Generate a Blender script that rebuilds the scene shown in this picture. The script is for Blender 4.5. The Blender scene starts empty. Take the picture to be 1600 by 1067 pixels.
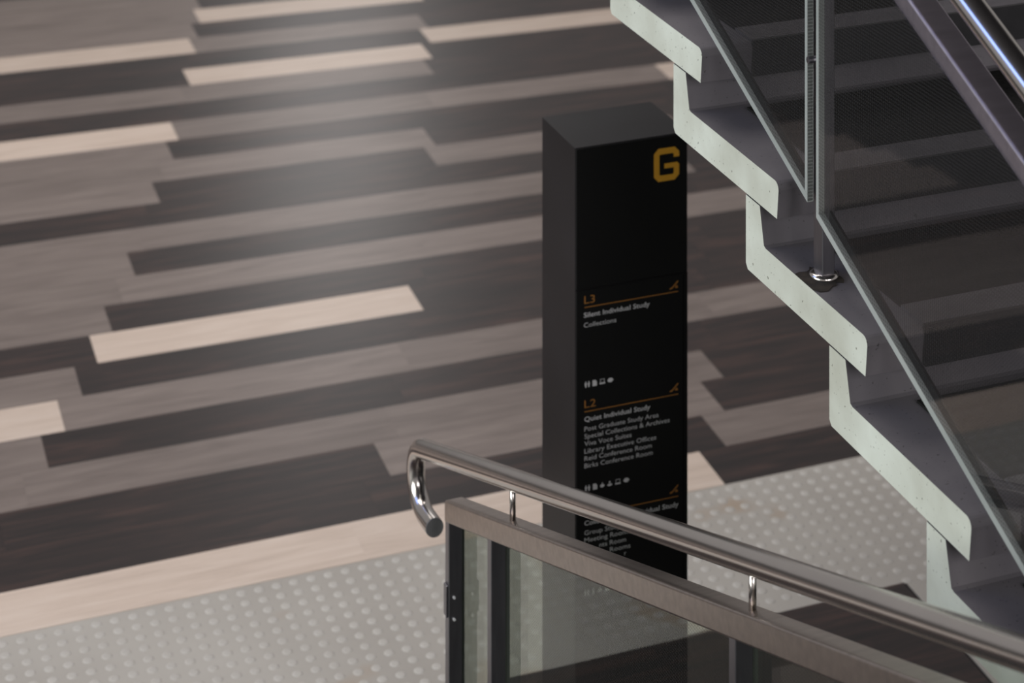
import bpy, bmesh, math, random
from mathutils import Vector

random.seed(7)
scene = bpy.context.scene
COL = scene.collection

# ---------------------------------------------------------------- camera, world, lights, exposure
CAM_H = 4.0                       # eye height above the ground floor (the camera stands on the near flight)
YAW = math.atan2(1330.0, 3500.0)  # the planks run along x, the stairs along y; the camera is turned to the right
FPX = 3500.0                      # focal length in pixels of the 1600 px wide frame
cam_d = bpy.data.cameras.new('camera')
cam = bpy.data.objects.new('camera', cam_d)
COL.objects.link(cam)
cam.location = (0, 0, CAM_H)
cam.rotation_euler = (math.pi / 2, 0, -YAW)
cam_d.sensor_width = 36.0
cam_d.lens = FPX / 1600.0 * 36.0
cam_d.shift_y = -(533.5 + 1130.0) / 1600.0     # a level camera with a falling front: upright lines stay upright
cam_d.clip_start = 0.05
cam_d.dof.use_dof = True
cam_d.dof.focus_distance = 4.65
cam_d.dof.aperture_fstop = 3.8
scene.camera = cam

world = bpy.data.worlds.new('world')
scene.world = world
world.use_nodes = True
bg = world.node_tree.nodes['Background']
bg.inputs[0].default_value = (1.0, 0.96, 0.95, 1)
bg.inputs[1].default_value = 0.26

def area(name, loc, target, sx, sy, power, col):
    l = bpy.data.lights.new(name, 'AREA')
    l.shape = 'RECTANGLE'; l.size = sx; l.size_y = sy
    l.energy = power; l.color = col
    o = bpy.data.objects.new(name, l)
    COL.objects.link(o)
    o.location = loc
    o.rotation_euler = (Vector(target) - Vector(loc)).to_track_quat('-Z', 'Y').to_euler()
    return o

area('hall_window_light', (-8.0, 3.0, 4.0), (2.4, 4.8, 1.2), 7.0, 4.6, 640, (0.96, 1.0, 0.96))
area('ceiling_light_hall', (1.0, 9.0, 8.2), (1.4, 8.6, 0), 8.0, 4.0, 560, (1.0, 0.94, 0.90))
area('ceiling_light_far', (8.2, 28.0, 7.8), (3.2, 9.0, 0), 1.7, 2.6, 100, (1.0, 0.97, 0.95))
area('front_fill_light', (2.6, -3.6, 4.9), (2.8, 4.5, 1.6), 4.5, 2.6, 260, (1.0, 0.96, 0.98))  # added fill from behind the camera for step fronts and sign
area('blue_accent_light', (-4.0, 7.35, 6.0), (2.2, 3.4, 2.7), 3.4, 2.4, 70, (0.22, 0.37, 1.0))  # added blue lamp, placed to reflect as streaks in the stair rails

scene.view_settings.view_transform = 'Standard'
scene.view_settings.look = 'None'
scene.view_settings.gamma = 1.0
scene.view_settings.use_curve_mapping = False
scene.view_settings.exposure = 0.0

# ---------------------------------------------------------------- helpers
BASE = {}

def link(name, mesh, parent=None):
    o = bpy.data.objects.new(name, mesh)
    COL.objects.link(o)
    if parent is not None:
        o.parent = parent
    return o

def thing(name, label, cat, loc=(0, 0, 0), group=None):
    o = bpy.data.objects.new(name, None)
    COL.objects.link(o)
    o.location = loc
    o.empty_display_size = 0.1
    o['label'] = label; o['category'] = cat
    if group:
        o['group'] = group
    BASE[o.name] = Vector(loc)
    return o

def part(name, verts, faces, mats, parent, midx=None, smooth=False, label=None):
    """one mesh object from world coordinates, as a child of parent"""
    b = BASE[parent.name] if parent is not None else Vector((0, 0, 0))
    me = bpy.data.meshes.new(name)
    me.from_pydata([tuple(Vector(v) - b) for v in verts], [], faces)
    if not isinstance(mats, (list, tuple)):
        mats = [mats]
    for m in mats:
        me.materials.append(m)
    if midx:
        for p, i in zip(me.polygons, midx):
            p.material_index = i
    bm = bmesh.new(); bm.from_mesh(me)
    bmesh.ops.recalc_face_normals(bm, faces=bm.faces)
    bm.to_mesh(me); bm.free()
    if smooth:
        for p in me.polygons:
            p.use_smooth = True
    o = link(name, me, parent)
    BASE[o.name] = b
    if label:
        o['label'] = label
    return o

def box_geo(x0, x1, y0, y1, z0, z1):
    v = [(x0, y0, z0), (x1, y0, z0), (x1, y1, z0), (x0, y1, z0), (x0, y0, z1), (x1, y0, z1), (x1, y1, z1), (x0, y1, z1)]
    f = [(0, 3, 2, 1), (4, 5, 6, 7), (0, 1, 5, 4), (1, 2, 6, 5), (2, 3, 7, 6), (3, 0, 4, 7)]
    return v, f

def prism_u(profile, u0, u1):
    """a profile of (v, z) points swept along x from u0 to u1; the first face is the end at u0"""
    n = len(profile)
    v = [(u0, p[0], p[1]) for p in profile] + [(u1, p[0], p[1]) for p in profile]
    f = [tuple(range(n)), tuple(range(2 * n - 1, n - 1, -1))]
    f += [(i, (i + 1) % n, (i + 1) % n + n, i + n) for i in range(n)]
    return v, f

def tube_geo(pts, r, seg=24, cap=True):
    pts = [Vector(p) for p in pts]
    v, f = [], []
    ref = Vector((1, 0, 0))
    for i, p in enumerate(pts):
        d = (pts[min(i + 1, len(pts) - 1)] - pts[max(i - 1, 0)]).normalized()
        a = ref - d * ref.dot(d)
        if a.length < 1e-3:
            a = Vector((0, 1, 0)) - d * d.y
        a.normalize(); b = d.cross(a)
        for k in range(seg):
            t = 2 * math.pi * k / seg
            v.append(tuple(p + a * (r * math.cos(t)) + b * (r * math.sin(t))))
    for i in range(len(pts) - 1):
        for k in range(seg):
            f.append((i * seg + k, i * seg + (k + 1) % seg, (i + 1) * seg + (k + 1) % seg, (i + 1) * seg + k))
    if cap:
        f.append(tuple(range(seg))); f.append(tuple((len(pts) - 1) * seg + k for k in range(seg)))
    return v, f

def bevel(o, w, seg=2):
    m = o.modifiers.new('bevel', 'BEVEL')
    m.width = w; m.segments = seg; m.limit_method = 'ANGLE'
    return o

# ---------------------------------------------------------------- materials
def new_mat(name):
    m = bpy.data.materials.new(name)
    m.use_nodes = True
    nt = m.node_tree
    for n in list(nt.nodes):
        nt.nodes.remove(n)
    out = nt.nodes.new('ShaderNodeOutputMaterial')
    return m, nt, out

def N(nt, t, **kw):
    n = nt.nodes.new(t)
    for k, v in kw.items():
        if k.startswith('i_'):
            n.inputs[k[2:].replace('_', ' ')].default_value = v
        else:
            setattr(n, k, v)
    return n

def s2l(c):
    return tuple(((x / 255.0) / 12.92 if x / 255.0 <= 0.04045 else (((x / 255.0) + 0.055) / 1.055) ** 2.4) for x in c) + (1,)

def ramp(nt, fac, stops):
    r = nt.nodes.new('ShaderNodeValToRGB')
    el = r.color_ramp.elements
    el[0].position, el[0].color = stops[0]
    el[1].position, el[1].color = stops[-1]
    for p, c in stops[1:-1]:
        e = el.new(p); e.color = c
    nt.links.new(fac, r.inputs[0])
    return r

def wood_mat(name, lo, mid, hi, rough):
    m, nt, out = new_mat(name)
    tc = N(nt, 'ShaderNodeTexCoord'); oi = N(nt, 'ShaderNodeObjectInfo')
    add = N(nt, 'ShaderNodeVectorMath', operation='ADD')
    sc = N(nt, 'ShaderNodeVectorMath', operation='SCALE'); sc.inputs['Scale'].default_value = 37.0
    comb = N(nt, 'ShaderNodeCombineXYZ')
    for i in range(3):
        nt.links.new(oi.outputs['Random'], comb.inputs[i])
    nt.links.new(comb.outputs[0], sc.inputs[0])
    nt.links.new(tc.outputs['Object'], add.inputs[0]); nt.links.new(sc.outputs[0], add.inputs[1])
    mp = N(nt, 'ShaderNodeMapping'); mp.inputs['Scale'].default_value = (1.6, 16.0, 1.0)
    nt.links.new(add.outputs[0], mp.inputs[0])
    n1 = N(nt, 'ShaderNodeTexNoise'); n1.inputs['Scale'].default_value = 1.6; n1.inputs['Detail'].default_value = 6; n1.inputs['Roughness'].default_value = 0.6; n1.inputs['Distortion'].default_value = 0.6
    nt.links.new(mp.outputs[0], n1.inputs['Vector'])
    cr = ramp(nt, n1.outputs['Fac'], [(0.28, s2l(lo)), (0.5, s2l(mid)), (0.72, s2l(hi))])
    hs = N(nt, 'ShaderNodeHueSaturation')
    mr = N(nt, 'ShaderNodeMapRange'); mr.inputs[3].default_value = 0.93; mr.inputs[4].default_value = 1.07
    nt.links.new(oi.outputs['Random'], mr.inputs[0]); nt.links.new(mr.outputs[0], hs.inputs['Value'])
    nt.links.new(cr.outputs[0], hs.inputs['Color'])
    p = N(nt, 'ShaderNodeBsdfPrincipled')
    p.inputs['Roughness'].default_value = rough
    p.inputs['Specular IOR Level'].default_value = 0.22
    nt.links.new(hs.outputs[0], p.inputs['Base Color'])
    bp = N(nt, 'ShaderNodeBump'); bp.inputs['Strength'].default_value = 0.06; bp.inputs['Distance'].default_value = 0.002
    nt.links.new(n1.outputs['Fac'], bp.inputs['Height']); nt.links.new(bp.outputs[0], p.inputs['Normal'])
    nt.links.new(p.outputs[0], out.inputs[0])
    return m

def noise_mat(name, lo, hi, scale, rough, detail=5, bump=0.0, metallic=0.0, spec=0.5, specks=None, stretch=(1, 1, 1)):
    m, nt, out = new_mat(name)
    tc = N(nt, 'ShaderNodeTexCoord')
    mp = N(nt, 'ShaderNodeMapping'); mp.inputs['Scale'].default_value = stretch
    nt.links.new(tc.outputs['Object'], mp.inputs[0])
    n1 = N(nt, 'ShaderNodeTexNoise'); n1.inputs['Scale'].default_value = scale; n1.inputs['Detail'].default_value = detail
    nt.links.new(mp.outputs[0], n1.inputs['Vector'])
    cr = ramp(nt, n1.outputs['Fac'], [(0.3, s2l(lo)), (0.7, s2l(hi))])
    col = cr.outputs[0]
    p = N(nt, 'ShaderNodeBsdfPrincipled')
    if specks:
        vo = N(nt, 'ShaderNodeTexNoise'); vo.inputs['Scale'].default_value = specks[0]; vo.inputs['Detail'].default_value = 2
        nt.links.new(tc.outputs['Object'], vo.inputs['Vector'])
        sr = ramp(nt, vo.outputs['Fac'], [(specks[1], (0, 0, 0, 1)), (specks[1] + 0.05, (1, 1, 1, 1))])
        mx = N(nt, 'ShaderNodeMix', data_type='RGBA')
        nt.links.new(sr.outputs[0], mx.inputs[0]); nt.links.new(col, mx.inputs[6])
        mx.inputs[7].default_value = s2l(specks[2])
        col = mx.outputs[2]
    nt.links.new(col, p.inputs['Base Color'])
    p.inputs['Roughness'].default_value = rough
    p.inputs['Metallic'].default_value = metallic
    p.inputs['Specular IOR Level'].default_value = spec
    if bump:
        bp = N(nt, 'ShaderNodeBump'); bp.inputs['Strength'].default_value = bump; bp.inputs['Distance'].default_value = 0.003
        nt.links.new(n1.outputs['Fac'], bp.inputs['Height']); nt.links.new(bp.outputs[0], p.inputs['Normal'])
    nt.links.new(p.outputs[0], out.inputs[0])
    return m

def glass_mat(name, tint, dots):
    """laminated glass with a fine grey dot screen: clear body, mirror-like skin by Fresnel"""
    m, nt, out = new_mat(name)
    tr = N(nt, 'ShaderNodeBsdfTransparent'); tr.inputs[0].default_value = tint
    df = N(nt, 'ShaderNodeBsdfDiffuse'); df.inputs[0].default_value = (0.05, 0.05, 0.05, 1)
    tc = N(nt, 'ShaderNodeTexCoord'); sep = N(nt, 'ShaderNodeSeparateXYZ')
    nt.links.new(tc.outputs['Object'], sep.inputs[0])
    def wave(a, b, sgn):
        ad = N(nt, 'ShaderNodeMath', operation='ADD' if sgn > 0 else 'SUBTRACT')
        nt.links.new(a, ad.inputs[0]); nt.links.new(b, ad.inputs[1])
        mu = N(nt, 'ShaderNodeMath', operation='MULTIPLY'); mu.inputs[1].default_value = 2 * math.pi / 0.014
        nt.links.new(ad.outputs[0], mu.inputs[0])
        si = N(nt, 'ShaderNodeMath', operation='SINE'); nt.links.new(mu.outputs[0], si.inputs[0])
        return si.outputs[0]
    pr = N(nt, 'ShaderNodeMath', operation='MULTIPLY')
    nt.links.new(wave(sep.outputs['Y'], sep.outputs['Z'], 1), pr.inputs[0])
    nt.links.new(wave(sep.outputs['Y'], sep.outputs['Z'], -1), pr.inputs[1])
    mr = N(nt, 'ShaderNodeMapRange'); mr.inputs[1].default_value = 0.1; mr.inputs[2].default_value = 0.45
    mr.inputs[3].default_value = 0.0; mr.inputs[4].default_value = dots
    nt.links.new(pr.outputs[0], mr.inputs[0])
    m1 = N(nt, 'ShaderNodeMixShader')
    nt.links.new(mr.outputs[0], m1.inputs[0]); nt.links.new(tr.outputs[0], m1.inputs[1]); nt.links.new(df.outputs[0], m1.inputs[2])
    gl = N(nt, 'ShaderNodeBsdfGlossy'); gl.inputs['Roughness'].default_value = 0.0; gl.inputs[0].default_value = (1, 1, 1, 1)
    # Schlick reflectance from the facing angle, the same from either side of the skin
    geo = N(nt, 'ShaderNodeNewGeometry')
    dt = N(nt, 'ShaderNodeVectorMath', operation='DOT_PRODUCT')
    nt.links.new(geo.outputs['Incoming'], dt.inputs[0]); nt.links.new(geo.outputs['Normal'], dt.inputs[1])
    ab = N(nt, 'ShaderNodeMath', operation='ABSOLUTE'); nt.links.new(dt.outputs['Value'], ab.inputs[0])
    su = N(nt, 'ShaderNodeMath', operation='SUBTRACT'); su.inputs[0].default_value = 1.0; nt.links.new(ab.outputs[0], su.inputs[1])
    pw = N(nt, 'ShaderNodeMath', operation='POWER'); pw.inputs[1].default_value = 5.0; nt.links.new(su.outputs[0], pw.inputs[0])
    ma = N(nt, 'ShaderNodeMath', operation='MULTIPLY_ADD'); ma.inputs[1].default_value = 0.96; ma.inputs[2].default_value = 0.04
    nt.links.new(pw.outputs[0], ma.inputs[0])
    m2 = N(nt, 'ShaderNodeMixShader')
    nt.links.new(ma.outputs[0], m2.inputs[0]); nt.links.new(m1.outputs[0], m2.inputs[1]); nt.links.new(gl.outputs[0], m2.inputs[2])
    nt.links.new(m2.outputs[0], out.inputs[0])
    return m

def plain(name, col, rough, metallic=0.0, spec=0.5):
    return noise_mat(name, [x * 0.97 for x in col], [min(255, x * 1.03) for x in col], 6.0, rough, 3, 0.0, metallic, spec)

M_CREAM = wood_mat('cream_vinyl_plank', (180, 164, 151), (192, 176, 163), (201, 187, 175), 0.33)
M_GREY = wood_mat('grey_brown_vinyl_plank', (101, 92, 87), (115, 105, 100), (127, 117, 111), 0.32)
M_DARK = wood_mat('dark_vinyl_plank', (38, 36, 36), (50, 43, 42), (70, 55, 51), 0.31)
M_SUB = plain('subfloor_seam', (40, 37, 36), 0.9)
M_MAT = noise_mat('pale_studded_rubber', (152, 147, 140), (172, 168, 161), 1.3, 0.55, 5, specks=(2.2, 0.60, (156, 142, 127)))
M_STUD = noise_mat('pale_rubber_stud', (167, 163, 157), (180, 177, 171), 2.0, 0.6)
M_CONC = noise_mat('purple_grey_concrete', (92, 89, 94), (112, 108, 111), 5.0, 0.75, 6, 0.08, specks=(140, 0.68, (66, 64, 64)))
M_PAINT = noise_mat('pale_green_painted_edge', (196, 197, 181), (231, 236, 223), 5.0, 0.65, 8, 0.12, specks=(120, 0.68, (126, 126, 110)))
M_CARPET = noise_mat('charcoal_stair_carpet', (30, 30, 30), (44, 43, 42), 160.0, 0.95, 3, 0.3, spec=0.1)
M_NOSE = noise_mat('grey_nosing_strip', (74, 71, 76), (86, 83, 88), 30.0, 0.6)
M_NOSEF = noise_mat('black_nosing_face', (26, 26, 28), (36, 35, 37), 30.0, 0.7)
M_STEEL = noise_mat('polished_steel', (216, 210, 205), (228, 222, 217), 3.0, 0.2, 3, 0.0, 1.0)
M_SATIN = noise_mat('brushed_steel', (178, 168, 161), (194, 183, 175), 9.0, 0.34, 6, 0.04, 1.0, stretch=(1, 6, 6))
M_SATIN2 = noise_mat('blue_lit_brushed_steel', (186, 178, 188), (202, 194, 204), 9.0, 0.37, 6, 0.04, 1.0, stretch=(1, 6, 6))  # lilac cast of the bluish light put into the steel colour
M_POST = noise_mat('dark_brushed_steel', (138, 136, 141), (154, 152, 157), 9.0, 0.36, 5, 0.03, 1.0, stretch=(6, 6, 1))
M_CAP = noise_mat('matt_steel_end_cap', (112, 112, 113), (124, 124, 125), 20.0, 0.6, 3, 0.0, 0.0)
M_GLASS = glass_mat('dotted_laminated_glass', (0.78, 0.82, 0.77, 1), 0.30)
M_GLASS2 = glass_mat('dotted_smoked_glass', (0.76, 0.76, 0.765, 1), 0.40)
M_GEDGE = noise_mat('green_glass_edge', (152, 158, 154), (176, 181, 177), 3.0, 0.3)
M_GEDGE2 = noise_mat('grey_glass_edge', (104, 108, 103), (118, 122, 116), 3.0, 0.3)
M_SHADE = plain('black_shade_strip', (26, 26, 28), 0.6)  # colour of the painted shade strip behind the stair glass
M_CASE = noise_mat('anthracite_sign_case', (33, 31, 32), (41, 39, 41), 4.0, 0.42, 3, 0.0, 0.15, 0.3)
M_PANEL = plain('black_sign_panel', (27, 27, 27), 0.45, 0, 0.3)
M_GOLD = plain('amber_lettering', (232, 170, 54), 0.5)
M_ORANGE = plain('dull_orange_lettering', (172, 118, 58), 0.5)
M_WHITE = plain('grey_white_lettering', (222, 220, 222), 0.5)
M_HOLE = noise_mat('broken_dark_concrete', (22, 19, 17), (58, 50, 42), 40.0, 0.95, 6, 0.4)

# ---------------------------------------------------------------- floor of coloured planks
c_, s_ = math.cos(YAW), math.sin(YAW)

def grid(n, m):
    """row number n and run m of the laid planks -> metres on the floor (the rows splay very slightly, as laid)"""
    D = (59442.2 + 7.78359 * 1196.66) / (n + 30.4469 + 7.78359 * m)
    X = m * D - 1196.66
    y = -1125.64 + D + 0.044686 * X
    Z = FPX * CAM_H / (y + 1130.0)
    Xm = X * Z / FPX
    return (c_ * Xm + s_ * Z, -s_ * Xm + c_ * Z)

floor_v, floor_f = box_geo(-7, 16, -2, 22, -0.16, -0.004)
floor = part('floor', floor_v, floor_f, M_SUB, None)
floor['kind'] = 'structure'
BASE[floor.name] = Vector((0, 0, 0))

# unseen dark slab over the stairs and near flight, added to darken rail reflections
cl_v, cl_f = box_geo(-3.0, 8.0, -3.0, 6.6, 6.3, 6.6)
ceil_o = part('ceiling', cl_v, cl_f, plain('dark_soffit', (46, 45, 50), 0.8), None)
ceil_o['kind'] = 'structure'

LRUN = 0.336
JOINT = {1: .147, 2: .175, 3: .2005, 4: .2265, 5: .2502, 6: .2725, 7: .2963, 8: .3191, 9: .3423, 10: .363, 11: .3843,
         12: .4035, 13: .4225, 14: .4413, 15: .4577, 16: .4779, 17: .4945, 18: .511, 19: .527, 20: .542, 21: .557,
         22: .572, 23: .586, 24: .600, 25: .613, 26: .627, 27: .640, 28: .653, 29: .666, 30: .679}
# colours of the planks of each row from left to right (c cream, g grey brown, d dark)
ROWCOL = {1: 'gcccdgd', 2: 'gdddgdd', 3: 'ddddgddd'.replace('ddddg', 'dddgd'), 4: 'ggggddg', 5: 'ggddddg', 6: 'gcggggd',
          7: 'dgdddgd', 8: 'ddcdddd', 9: 'ggdddgd', 10: 'gggggdd', 11: 'ggdddcd', 12: 'gggggdd'.replace('ggggg', 'ggggd'),
          13: 'dddddgd', 14: 'ggdgddd', 15: 'gggdddg', 16: 'ggdddgd', 17: 'ccggcgd', 18: 'dddddgd', 19: 'gggdddg',
          20: 'ddcdddd', 21: 'dddcdgd', 22: 'ccgdddc', 23: 'ggddddg', 24: 'ggcdgdd', 25: 'ggddddd', 26: 'gggddgd',
          27: 'ddggddd', 28: 'gdddcgd', 29: 'gggdddg', 30: 'ddcddgd'}
MATOF = {'c': M_CREAM, 'g': M_GREY, 'd': M_DARK}

def plank(n0, n1, m0, m1, mat):
    e = 0.0006
    q = [grid(n0 + e, m0 + e * .07), grid(n0 + e, m1 - e * .07), grid(n1 - e, m1 - e * .07), grid(n1 - e, m0 + e * .07)]
    v = [(x, y, -0.004) for x, y in q] + [(x, y, 0.0) for x, y in q]
    cx = sum(p[0] for p in q) / 4; cy = sum(p[1] for p in q) / 4
    f = [(0, 3, 2, 1), (4, 5, 6, 7), (0, 1, 5, 4), (1, 2, 6, 5), (2, 3, 7, 6), (3, 0, 4, 7)]
    me = bpy.data.meshes.new('plank')
    me.from_pydata([(x - cx, y - cy, z) for x, y, z in v], [], f)
    me.materials.append(mat)
    o = link('plank', me, floor)
    o.location = (cx, cy, 0)
    return o

for U, cols in ROWCOL.items():
    for j, ch in enumerate(cols):
        # run 1 of each row ends at its joint, run 2 starts there
        plank(U - 1, U, JOINT[U] + (j - 2) * LRUN, JOINT[U] + (j - 1) * LRUN, MATOF[ch])
MAT_N, MAT_M = -3.22, 0.90
for r, cols in enumerate(('ddddd', 'ddgddd', 'dgddd', 'gdddd', 'dddgd')):
    off = (0.0, 0.064, 0.24, 0.12, 0.18)[r]
    m1 = MAT_M
    for j in range(len(cols)):
        m0 = MAT_M - off - j * LRUN
        if m1 - m0 > 0.02:
            plank(MAT_N - r - 1, MAT_N - r, m0, m1, MATOF[cols[-1 - j]])
        m1 = m0

# ---------------------------------------------------------------- studded mat between the planks and the stairs
def poly_in(p, q):
    ins = False
    for i in range(len(q)):
        a, b = q[i], q[i - 1]
        if (a[1] > p[1]) != (b[1] > p[1]) and p[0] < (b[0] - a[0]) * (p[1] - a[1]) / (b[1] - a[1]) + a[0]:
            ins = not ins
    return ins

mat_poly = [grid(-0.004, -0.75), grid(-0.004, 1.75), grid(-8.2, 1.75), grid(-8.2, MAT_M + .003), grid(MAT_N + .004, MAT_M + .003), grid(MAT_N + .004, -0.75)]
mat_t = thing('studded_mat', 'pale grey studded rubber entrance flooring in front of the striped planks', 'mat', (mat_poly[0][0] + 3, mat_poly[0][1] - 0.5, 0))
nq = len(mat_poly)
part('mat_sheet', [(x, y, -0.0035) for x, y in mat_poly] + [(x, y, -0.0008) for x, y in mat_poly],
     [tuple(range(nq)), tuple(range(2 * nq - 1, nq - 1, -1))] + [(i, (i + 1) % nq, (i + 1) % nq + nq, i + nq) for i in range(nq)], M_MAT, mat_t)
sv, sf = [], []
PITCH = 0.055
for i in range(-60, 130):
    for j in range(60, 160):
        x, y = i * PITCH, j * PITCH
        if poly_in((x, y), mat_poly) and poly_in((x, y + .022), mat_poly) and poly_in((x, y - .022), mat_poly) and poly_in((x + .02, y), mat_poly) and poly_in((x - .02, y), mat_poly) and x > -1.5 and x < 5.5:
            b0 = len(sv)
            for r, z in ((0.0165, -0.0008), (0.0135, 0.0008), (0.0090, 0.0014)):
                for k in range(10):
                    t = 2 * math.pi * k / 10
                    sv.append((x + r * math.cos(t), y + r * math.sin(t), z))
            for a in range(2):
                for k in range(10):
                    sf.append((b0 + a * 10 + k, b0 + a * 10 + (k + 1) % 10, b0 + a * 10 + 10 + (k + 1) % 10, b0 + a * 10 + 10 + k))
            sf.append(tuple(b0 + 20 + k for k in range(10)))
studs = part('studs', sv, sf, M_STUD, mat_t, smooth=True)
studs['kind'] = 'stuff'

# ---------------------------------------------------------------- concrete staircase rising away on the right
SU0, SU1 = 2.15, 4.55                 # near side edge and far side edge
V1, Z1 = 4.114, 2.135                 # nosing and tread height of the step named 1
GO, RI = 0.3627, 0.1582
CARP = SU0 + 0.125
stair = thing('staircase', 'concrete staircase with pale painted step ends and dark carpeted treads', 'staircase', (SU0, V1 - 13 * GO, 0))

nose = []
R = 0.016
for k in range(6):
    t = math.pi / 2 * k / 5
    nose.append((R - R * math.cos(t), -R + R * math.sin(t)))
prof = [(0.007, -0.0765)] + nose + [(0.420, 0.0), (0.428, 0.003), (0.447, 0.0785), (0.511, 0.0785), (0.511, -0.066), (0.502, -0.0765)]

def step(n):
    v0 = V1 - (n - 1) * GO; z0 = Z1 - (n - 1) * RI
    v, f = prism_u([(v0 + a, z0 + b) for a, b in prof], SU0, SU1)
    mi = [1] + [0] * (len(f) - 1)
    st = part('step', v, f, [M_CONC, M_PAINT], stair, mi)
    v, f = box_geo(CARP, SU1 - 0.1, v0 + 0.088, v0 + 0.390, z0 - 0.002, z0 + 0.005)
    part('carpet_pad', v, f, M_CARPET, st)
    v, f = box_geo(CARP, SU1 - 0.1, v0 + 0.004, v0 + 0.087, z0 - 0.002, z0 + 0.006)
    part('nosing_strip', v, f, M_NOSE, st)
    v, f = box_geo(CARP, SU1 - 0.1, v0 - 0.004, v0 + 0.004, z0 - 0.075, z0 + 0.0055)
    part('nosing_face', v, f, M_NOSEF, st)

for n in range(-5, 15):
    step(n)

# ---------------------------------------------------------------- balustrade of the staircase
PITCH_S = RI / GO

def rail_prism(name, u0, u1, top, hgt, v0, v1, mat, parent):
    """box rail following a slope: top(v) gives the height of its upper face"""
    pts = [(v0, top(v0) - hgt), (v1, top(v1) - hgt), (v1, top(v1)), (v0, top(v0))]
    v, f = prism_u(pts, u0, u1)
    return bevel(part(name, v, f, mat, parent), 0.005, 3)

def glass_pane(parent, u0, u1, bot, top, v0, v1, mat):
    pts = [(v0, bot(v0)), (v1, bot(v1)), (v1, top(v1)), (v0, top(v0))]
    v, f = prism_u(pts, u0, u1)
    return part('glass_pane', v, f, mat, parent)

up_top = lambda v: 4.0 - 1.426 + 0.433 * (v - 3.45)
up_bot = lambda v: 4.0 - 3.6297 + 0.4377 * v
bal = thing('glass_balustrade', 'steel and glass balustrade fixed along the edge of the concrete stairs', 'balustrade', (2.2, V1 - 2 * GO, Z1 - 2 * RI))
rail_prism('top_rail', 2.172, 2.230, up_top, 0.045, 1.2, 6.4, M_SATIN2, bal)
hand_z = lambda v: 4.0 - 1.318 + 0.433 * (v - 3.45)
v, f = tube_geo([(2.201, 1.2 + i * 0.4, hand_z(1.2 + i * 0.4)) for i in range(14)], 0.0265, 28)
part('handrail', v, f, M_STEEL, bal, smooth=True)
for vv in (1.75, 2.9, 4.05, 5.2):
    v, f = tube_geo([(2.201, vv, up_top(vv) - 0.004), (2.201, vv, hand_z(vv) - 0.015)], 0.007, 14)
    part('standoff', v, f, M_STEEL, bal, smooth=True)
GU0, GU1 = 2.168, 2.180
for (a, b) in ((4.022, 6.1), (2.04, 3.985)):
    gp = glass_pane(bal, GU0, GU1, up_bot, lambda q: up_top(q) - 0.04, a, b, M_GLASS2)
    # polished green edge and a dark strip painted in as shade behind the pane's foot
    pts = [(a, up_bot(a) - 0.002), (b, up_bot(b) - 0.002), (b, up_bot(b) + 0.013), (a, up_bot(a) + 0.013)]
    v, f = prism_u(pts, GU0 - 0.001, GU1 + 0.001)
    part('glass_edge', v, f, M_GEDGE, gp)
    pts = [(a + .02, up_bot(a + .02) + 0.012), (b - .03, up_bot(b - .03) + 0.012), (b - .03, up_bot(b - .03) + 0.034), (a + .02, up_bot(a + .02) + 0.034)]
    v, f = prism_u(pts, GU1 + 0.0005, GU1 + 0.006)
    part('shade_strip', v, f, M_SHADE, gp)
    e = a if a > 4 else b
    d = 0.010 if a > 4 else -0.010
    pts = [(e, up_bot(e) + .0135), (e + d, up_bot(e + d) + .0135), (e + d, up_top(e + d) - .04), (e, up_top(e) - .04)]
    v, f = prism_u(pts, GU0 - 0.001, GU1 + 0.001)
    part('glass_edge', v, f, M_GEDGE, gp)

def upper_post(vf, n):
    ztr = Z1 - (n - 1) * RI
    v, f = box_geo(2.187, 2.215, vf, vf + 0.038, ztr + 0.004, up_top(vf) - 0.03)
    p = bevel(part('post', v, f, M_POST, bal), 0.0015, 1)
    rings = [(0.030, 0.0024), (0.030, 0.006), (0.025, 0.010), (0.020, 0.011)]
    cv, cf = [], []
    for r, z in rings:
        for k in range(24):
            t = 2 * math.pi * k / 24
            cv.append((2.201 + r * math.cos(t), vf + 0.019 + r * math.sin(t), ztr + z))
    for a in range(3):
        for k in range(24):
            cf.append((a * 24 + k, a * 24 + (k + 1) % 24, a * 24 + 24 + (k + 1) % 24, a * 24 + 24 + k))
    cf.append(tuple(72 + k for k in range(24)))
    part('base_cover', cv, cf, M_STEEL, p, smooth=True)
    for dz in (0.30, 0.62):
        v, f = tube_geo([(GU0 - 0.004, vf + 0.019, up_bot(vf) + dz), (2.19, vf + 0.019, up_bot(vf) + dz)], 0.007, 12)
        part('glass_bolt', v, f, M_POST, p)
    return p

p0 = upper_post(3.995, 2)
upper_post(3.995 - 4 * GO, 6)
upper_post(3.995 + 4 * GO, -2)
# crumbled concrete around the foot of the post
rv = []
zt = Z1 - RI + 0.0006
random.seed(3)
for k in range(26):
    t = 2 * math.pi * k / 26
    r = 0.038 + random.uniform(-0.006, 0.011) + (0.022 if math.cos(t) < -0.2 and math.sin(t) < 0.5 else 0)
    rv.append((max(2.1502, 2.198 + r * math.cos(t)), 4.012 + 1.05 * r * math.sin(t), zt))
n = len(rv)
rv2 = [(x, y, zt + 0.0014) for x, y, z in rv]
part('chipped_concrete', rv + rv2, [tuple(range(n)), tuple(range(n, 2 * n))] + [(i, (i + 1) % n, (i + 1) % n + n, i + n) for i in range(n)], M_HOLE, stair)

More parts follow.
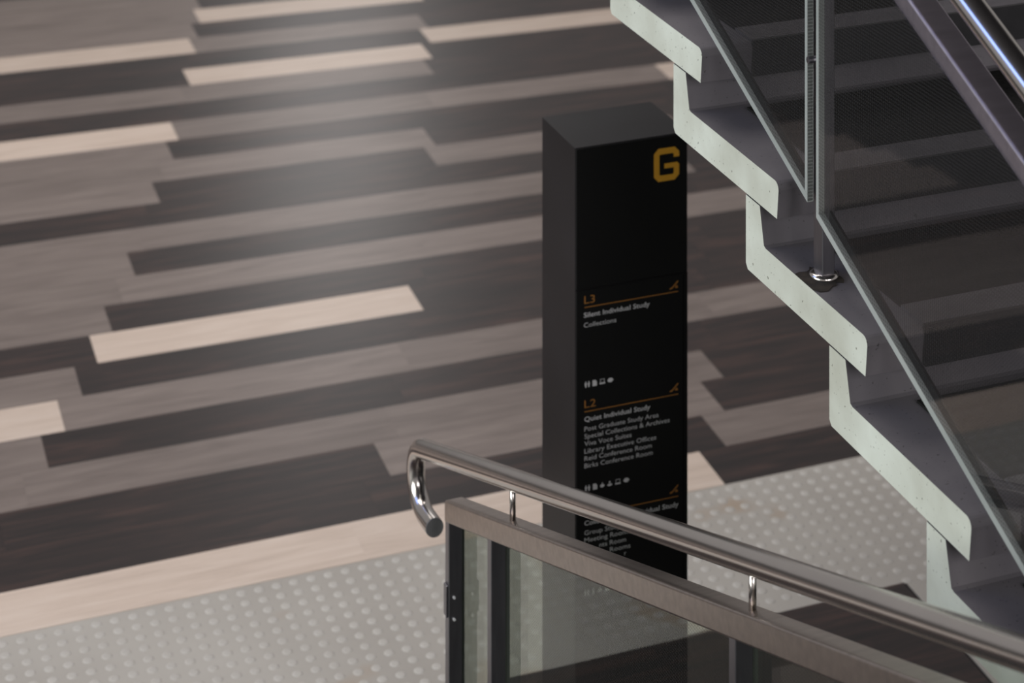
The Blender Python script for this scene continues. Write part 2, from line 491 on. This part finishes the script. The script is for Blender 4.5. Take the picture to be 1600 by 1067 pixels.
# ---------------------------------------------------------------- balustrade of the near flight
low_top = lambda v: 4.0 - 1.025 - 0.386 * v
lowb = thing('glass_balustrade', 'steel and glass balustrade with a curled handrail end in the foreground', 'balustrade', (1.875, 5.34, 0))
rail_prism('top_rail', 1.850, 1.899, low_top, 0.056, 1.0, 5.351, M_SATIN, lowb)
HU = 1.875
lh = lambda v: 4.0 - 0.9558 - 0.3805 * v
pts = [(HU, 1.0 + i * 0.46, lh(1.0 + i * 0.46)) for i in range(11)]
ve, rb = 5.60, 0.083
pts = [p for p in pts if p[1] < ve - 0.05] + [(HU, ve - .02, lh(ve - .02))]
th = math.atan(0.3805)
# circle centre below the rail end, perpendicular to the slope
cv_, cz_ = ve - rb * math.sin(th), lh(ve) - rb * math.cos(th)
a0 = math.pi / 2 - th
for k in range(0, 19):
    a = a0 - (math.pi - th) * k / 18
    pts.append((HU, cv_ + rb * math.cos(a), cz_ + rb * math.sin(a)))
last = pts[-1]
pts.append((HU, last[1] - 0.035, last[2] + 0.002))
pts.append((HU, last[1] - 0.070, last[2] + 0.005))
v, f = tube_geo(pts, 0.0245, 28, cap=False)
hr = part('handrail', v, f, M_STEEL, lowb, smooth=True)
ec = Vector(pts[-1]); dr = (Vector(pts[-1]) - Vector(pts[-2])).normalized()
v, f = tube_geo([ec - dr * 0.004, ec + dr * 0.003], 0.0240, 28)
part('end_cap', v, f, M_CAP, hr, label='flat matt steel cap closing the curled tube')
for vv in (4.93, 3.69, 2.45):
    v, f = tube_geo([(HU, vv, low_top(vv) - 0.004), (HU, vv, lh(vv) - 0.015)], 0.0072, 14)
    part('standoff', v, f, M_STEEL, lowb, smooth=True)

def lower_post(vf):
    v, f = box_geo(1.851, 1.888, vf, vf + 0.028, 0.0, low_top(vf) - 0.05)
    return bevel(part('post', v, f, M_POST, lowb), 0.0015, 1)

PV = (5.318, 5.010, 3.712, 2.414)
posts = [lower_post(q) for q in PV]
for dz in (0.30, 0.355):
    v, f = tube_geo([(1.865, 5.318 - 0.004, low_top(5.3) - dz + .05), (1.865, 5.32, low_top(5.3) - dz + .05)], 0.0035, 12)
    part('rivet', v, f, M_WHITE, posts[0])
v, f = box_geo(1.845, 1.8508, 5.320, 5.342, low_top(5.3) - 0.30, low_top(5.3) - 0.22)
bevel(part('bracket', v, f, M_POST, posts[0]), 0.002, 2)
for a, b in ((5.030, 5.340), (3.732, 5.018), (2.434, 3.720)):
    gp = glass_pane(lowb, 1.8890, 1.8985, lambda q: low_top(q) - 0.86, lambda q: low_top(q) - 0.054, a, b, M_GLASS)
    for e, d in ((a, 0.006), (b, -0.006)):
        pts = [(e, low_top(e) - 0.86), (e + d, low_top(e) - 0.86), (e + d, low_top(e + d) - .056), (e, low_top(e) - .056)]
        v, f = prism_u(pts, 1.8884, 1.8989)
        part('glass_edge', v, f, M_GEDGE2, gp)

# ---------------------------------------------------------------- directory sign
PU, PVF, PW, PD, PT = 2.2146, 5.3631, 0.3205, 0.237, 1.7416
sign = thing('directory_sign', 'tall dark floor directory pillar with black panel and amber letter G', 'sign', (PU + PW / 2, PVF + PD / 2, 0))
v, f = box_geo(PU, PU + PW, PVF + 0.004, PVF + PD, 0.0, PT)
bevel(part('casing', v, f, M_CASE, sign), 0.0015, 2)
v, f = box_geo(PU + 0.002, PU + PW - 0.002, PVF, PVF + 0.0042, PT - 0.3665, PT - 0.002)
pan1 = bevel(part('header_panel', v, f, M_PANEL, sign), 0.0006, 1)
v, f = box_geo(PU + 0.002, PU + PW - 0.014, PVF, PVF + 0.0042, 0.02, PT - 0.3705)
pan2 = bevel(part('listing_panel', v, f, M_PANEL, sign), 0.0006, 1)
v, f = box_geo(PU + PW - 0.0128, PU + PW - 0.001, PVF + 0.001, PVF + 0.0042, 0.02, PT - 0.3690)
part('edge_strip', v, f, M_PANEL, sign)
YF = PVF - 0.0006

def flat(name, polys, mat, parent):
    """flat print on the front panel: polygons in (distance from left edge, distance below the top)"""
    vs, fs = [], []
    for q in polys:
        b0 = len(vs)
        vs += [(PU + a, YF, PT - d) for a, d in q]
        fs.append(tuple(range(b0, b0 + len(q))))
    return part(name, vs, fs, mat, parent)

def text_mesh(body, bold):
    cu = bpy.data.curves.new('lettering', 'FONT')
    cu.body = body; cu.size = 1.0; cu.resolution_u = 3
    cu.offset = 0.013 if bold else 0.0
    ob = bpy.data.objects.new('lettering_curve', cu)
    COL.objects.link(ob)
    dg = bpy.context.evaluated_depsgraph_get()
    me = bpy.data.meshes.new_from_object(ob.evaluated_get(dg))
    bpy.data.objects.remove(ob); bpy.data.curves.remove(cu)
    return me

capm = text_mesh('H', False)
CAPH = max(q.co.y for q in capm.vertices)

def words(body, a, d, width, cap, mat, bold=False):
    me = text_mesh(body, bold)
    xs = [q.co.x for q in me.vertices]
    kx = width / (max(xs) - min(xs)); ky = cap / CAPH; x0 = min(xs)
    b = BASE[pan2.name]
    for q in me.vertices:
        q.co = Vector((PU + a + (q.co.x - x0) * kx, YF, PT - d + q.co.y * ky)) - b
    me.materials.clear(); me.materials.append(mat)
    o = link('lettering', me, pan2)
    BASE[o.name] = b
    return o

# the big block letter G
ga, gd, gw, gh, gs, ch = 0.2215, 0.0320, 0.0730, 0.0870, 0.0160, 0.0130
G_out = [(ga + gw, gd + ch + 0.014), (ga + gw, gd + ch), (ga + gw - ch, gd), (ga + ch, gd), (ga, gd + ch), (ga, gd + gh - ch), (ga + ch, gd + gh),
         (ga + gw - ch, gd + gh), (ga + gw, gd + gh - ch), (ga + gw, gd + 0.047), (ga + gw - 0.006, gd + 0.041), (ga + 0.030, gd + 0.041), (ga + 0.030, gd + 0.054),
         (ga + gw - gs, gd + 0.054), (ga + gw - gs, gd + gh - gs - 0.003), (ga + gw - gs - 0.003, gd + gh - gs), (ga + gs + 0.003, gd + gh - gs), (ga + gs, gd + gh - gs - 0.003),
         (ga + gs, gd + gs + 0.003), (ga + gs + 0.003, gd + gs), (ga + gw - gs - 0.003, gd + gs), (ga + gw - gs, gd + gs + 0.003), (ga + gw - gs, gd + ch + 0.014)]
flat('letter_g', [G_out], M_GOLD, pan1)

def rule(d):
    flat('rule_line', [[(0.024, d), (0.292, d + 0.0006), (0.292, d + 0.0030), (0.024, d + 0.0024)]], M_ORANGE, pan2)

def stair_arrow(d):
    a = 0.266
    flat('stair_symbol', [[(a, d), (a + .0035, d - .0046), (a + .0072, d - .0046), (a + .0232, d - .0200), (a + .0268, d - .0200), (a + .0255, d - .0165), (a + .0092, d - .0012), (a + .0060, d)],
                          [(a + .0165, d - .0015), (a + .0170, d - .0060), (a + .0205, d - .0085), (a + .0235, d - .0070), (a + .0250, d - .0015)]], M_ORANGE, pan2)

def icon(kind, a, d):
    s = 0.0078
    P = []
    def rc(x0, y0, x1, y1):
        P.append([(a + x0 * s, d + y0 * s), (a + x1 * s, d + y0 * s), (a + x1 * s, d + y1 * s), (a + x0 * s, d + y1 * s)])
    def disc(cx, cy, rx, ry, k=12):
        P.append([(a + (cx + rx * math.cos(2 * math.pi * i / k)) * s, d + (cy + ry * math.sin(2 * math.pi * i / k)) * s) for i in range(k)])
    if kind == 'people':
        for q in (-0.55, 0.55):
            disc(q, -0.8, 0.22, 0.22); rc(q - 0.4, -0.5, q + 0.4, 0.25); rc(q - 0.25, 0.25, q + 0.25, 1.0)
    elif kind == 'document':
        P.append([(a - .8 * s, d + 1.0 * s), (a - .8 * s, d - 1.0 * s), (a + .3 * s, d - 1.0 * s), (a + .8 * s, d - .3 * s), (a + .8 * s, d + 1.0 * s)])
    elif kind == 'laptop':
        rc(-.8, -.9, .8, -.75); rc(-.8, -.75, -.65, .2); rc(.65, -.75, .8, .2); rc(-1, .25, 1, .8)
    elif kind == 'cup':
        disc(0, .2, .8, .6); rc(-.12, -.9, .12, -.4)
    elif kind == 'ring':
        disc(0, -.5, .35, .35); disc(0, .4, .9, .45)
    elif kind == 'tall':
        rc(-.35, -1.0, .35, 1.0)
    elif kind == 'eye':
        P.append([(a - 1.15 * s, d), (a - .5 * s, d - .7 * s), (a + .5 * s, d - .7 * s), (a + 1.15 * s, d), (a + .5 * s, d + .7 * s), (a - .5 * s, d + .7 * s)])
    flat('symbol', P, M_WHITE, pan2)

CAPB, CAPT = 0.0122, 0.0118
# level 3
words('L3', 0.0235, 0.4050, 0.030, 0.0200, M_ORANGE)
rule(0.4130); stair_arrow(0.4065)
words('Silent Individual Study', 0.0225, 0.4403, 0.187, CAPB, M_WHITE, True)
words('Collections', 0.0225, 0.4662, 0.0915, CAPT, M_WHITE)
for k, q in zip(('people', 'document', 'laptop', 'eye'), (.0321, .0529, .0745, .0972)):
    icon(k, q, 0.6146)
# level 2
words('L2', 0.0240, 0.6750, 0.032, 0.0195, M_ORANGE)
rule(0.6836); stair_arrow(0.6765)
words('Quiet Individual Study', 0.024, 0.7106, 0.187, CAPB, M_WHITE, True)
for body, d, r in (('Post Graduate Study Area', .7356, .2352), ('Special Collections & Archives', .7548, .2667), ('Viva Voce Suites', .7738, .1574),
                   ('Library Executive Offices', .7932, .2279), ('Reid Conference Room', .8122, .2150), ('Birks Conference Room', .8312, .2179)):
    words(body, 0.024, d, r - 0.024, CAPT, M_WHITE)
for k, q in zip(('people', 'document', 'cup', 'ring', 'laptop', 'eye'), (.0327, .0539, .0744, .0954, .1186, .1425)):
    icon(k, q, 0.8838)
# level 1
rule(0.9525); stair_arrow(0.9440)
words('Individual Study', 0.1600, 0.9812, 0.1330, CAPB, M_WHITE, True)
words('Collections', 0.024, 0.9800, 0.0915, CAPT, M_WHITE, True)
words('Group Study', 0.024, 1.0050, 0.1010, CAPT, M_WHITE)
words('Meeting Rooms', 0.024, 1.0240, 0.1300, CAPT, M_WHITE)
words('nts Room', 0.0660, 1.0435, 0.0755, CAPT, M_WHITE)
words('Rooms', 0.0960, 1.0620, 0.0580, CAPT, M_WHITE)
words('r', 0.1370, 1.0790, 0.0050, CAPT, M_WHITE)
for k, q in zip(('people', 'tall', 'cup', 'document', 'eye'), (.0306, .0489, .0673, .0887, .1113)):
    icon(k, q, 1.1538)
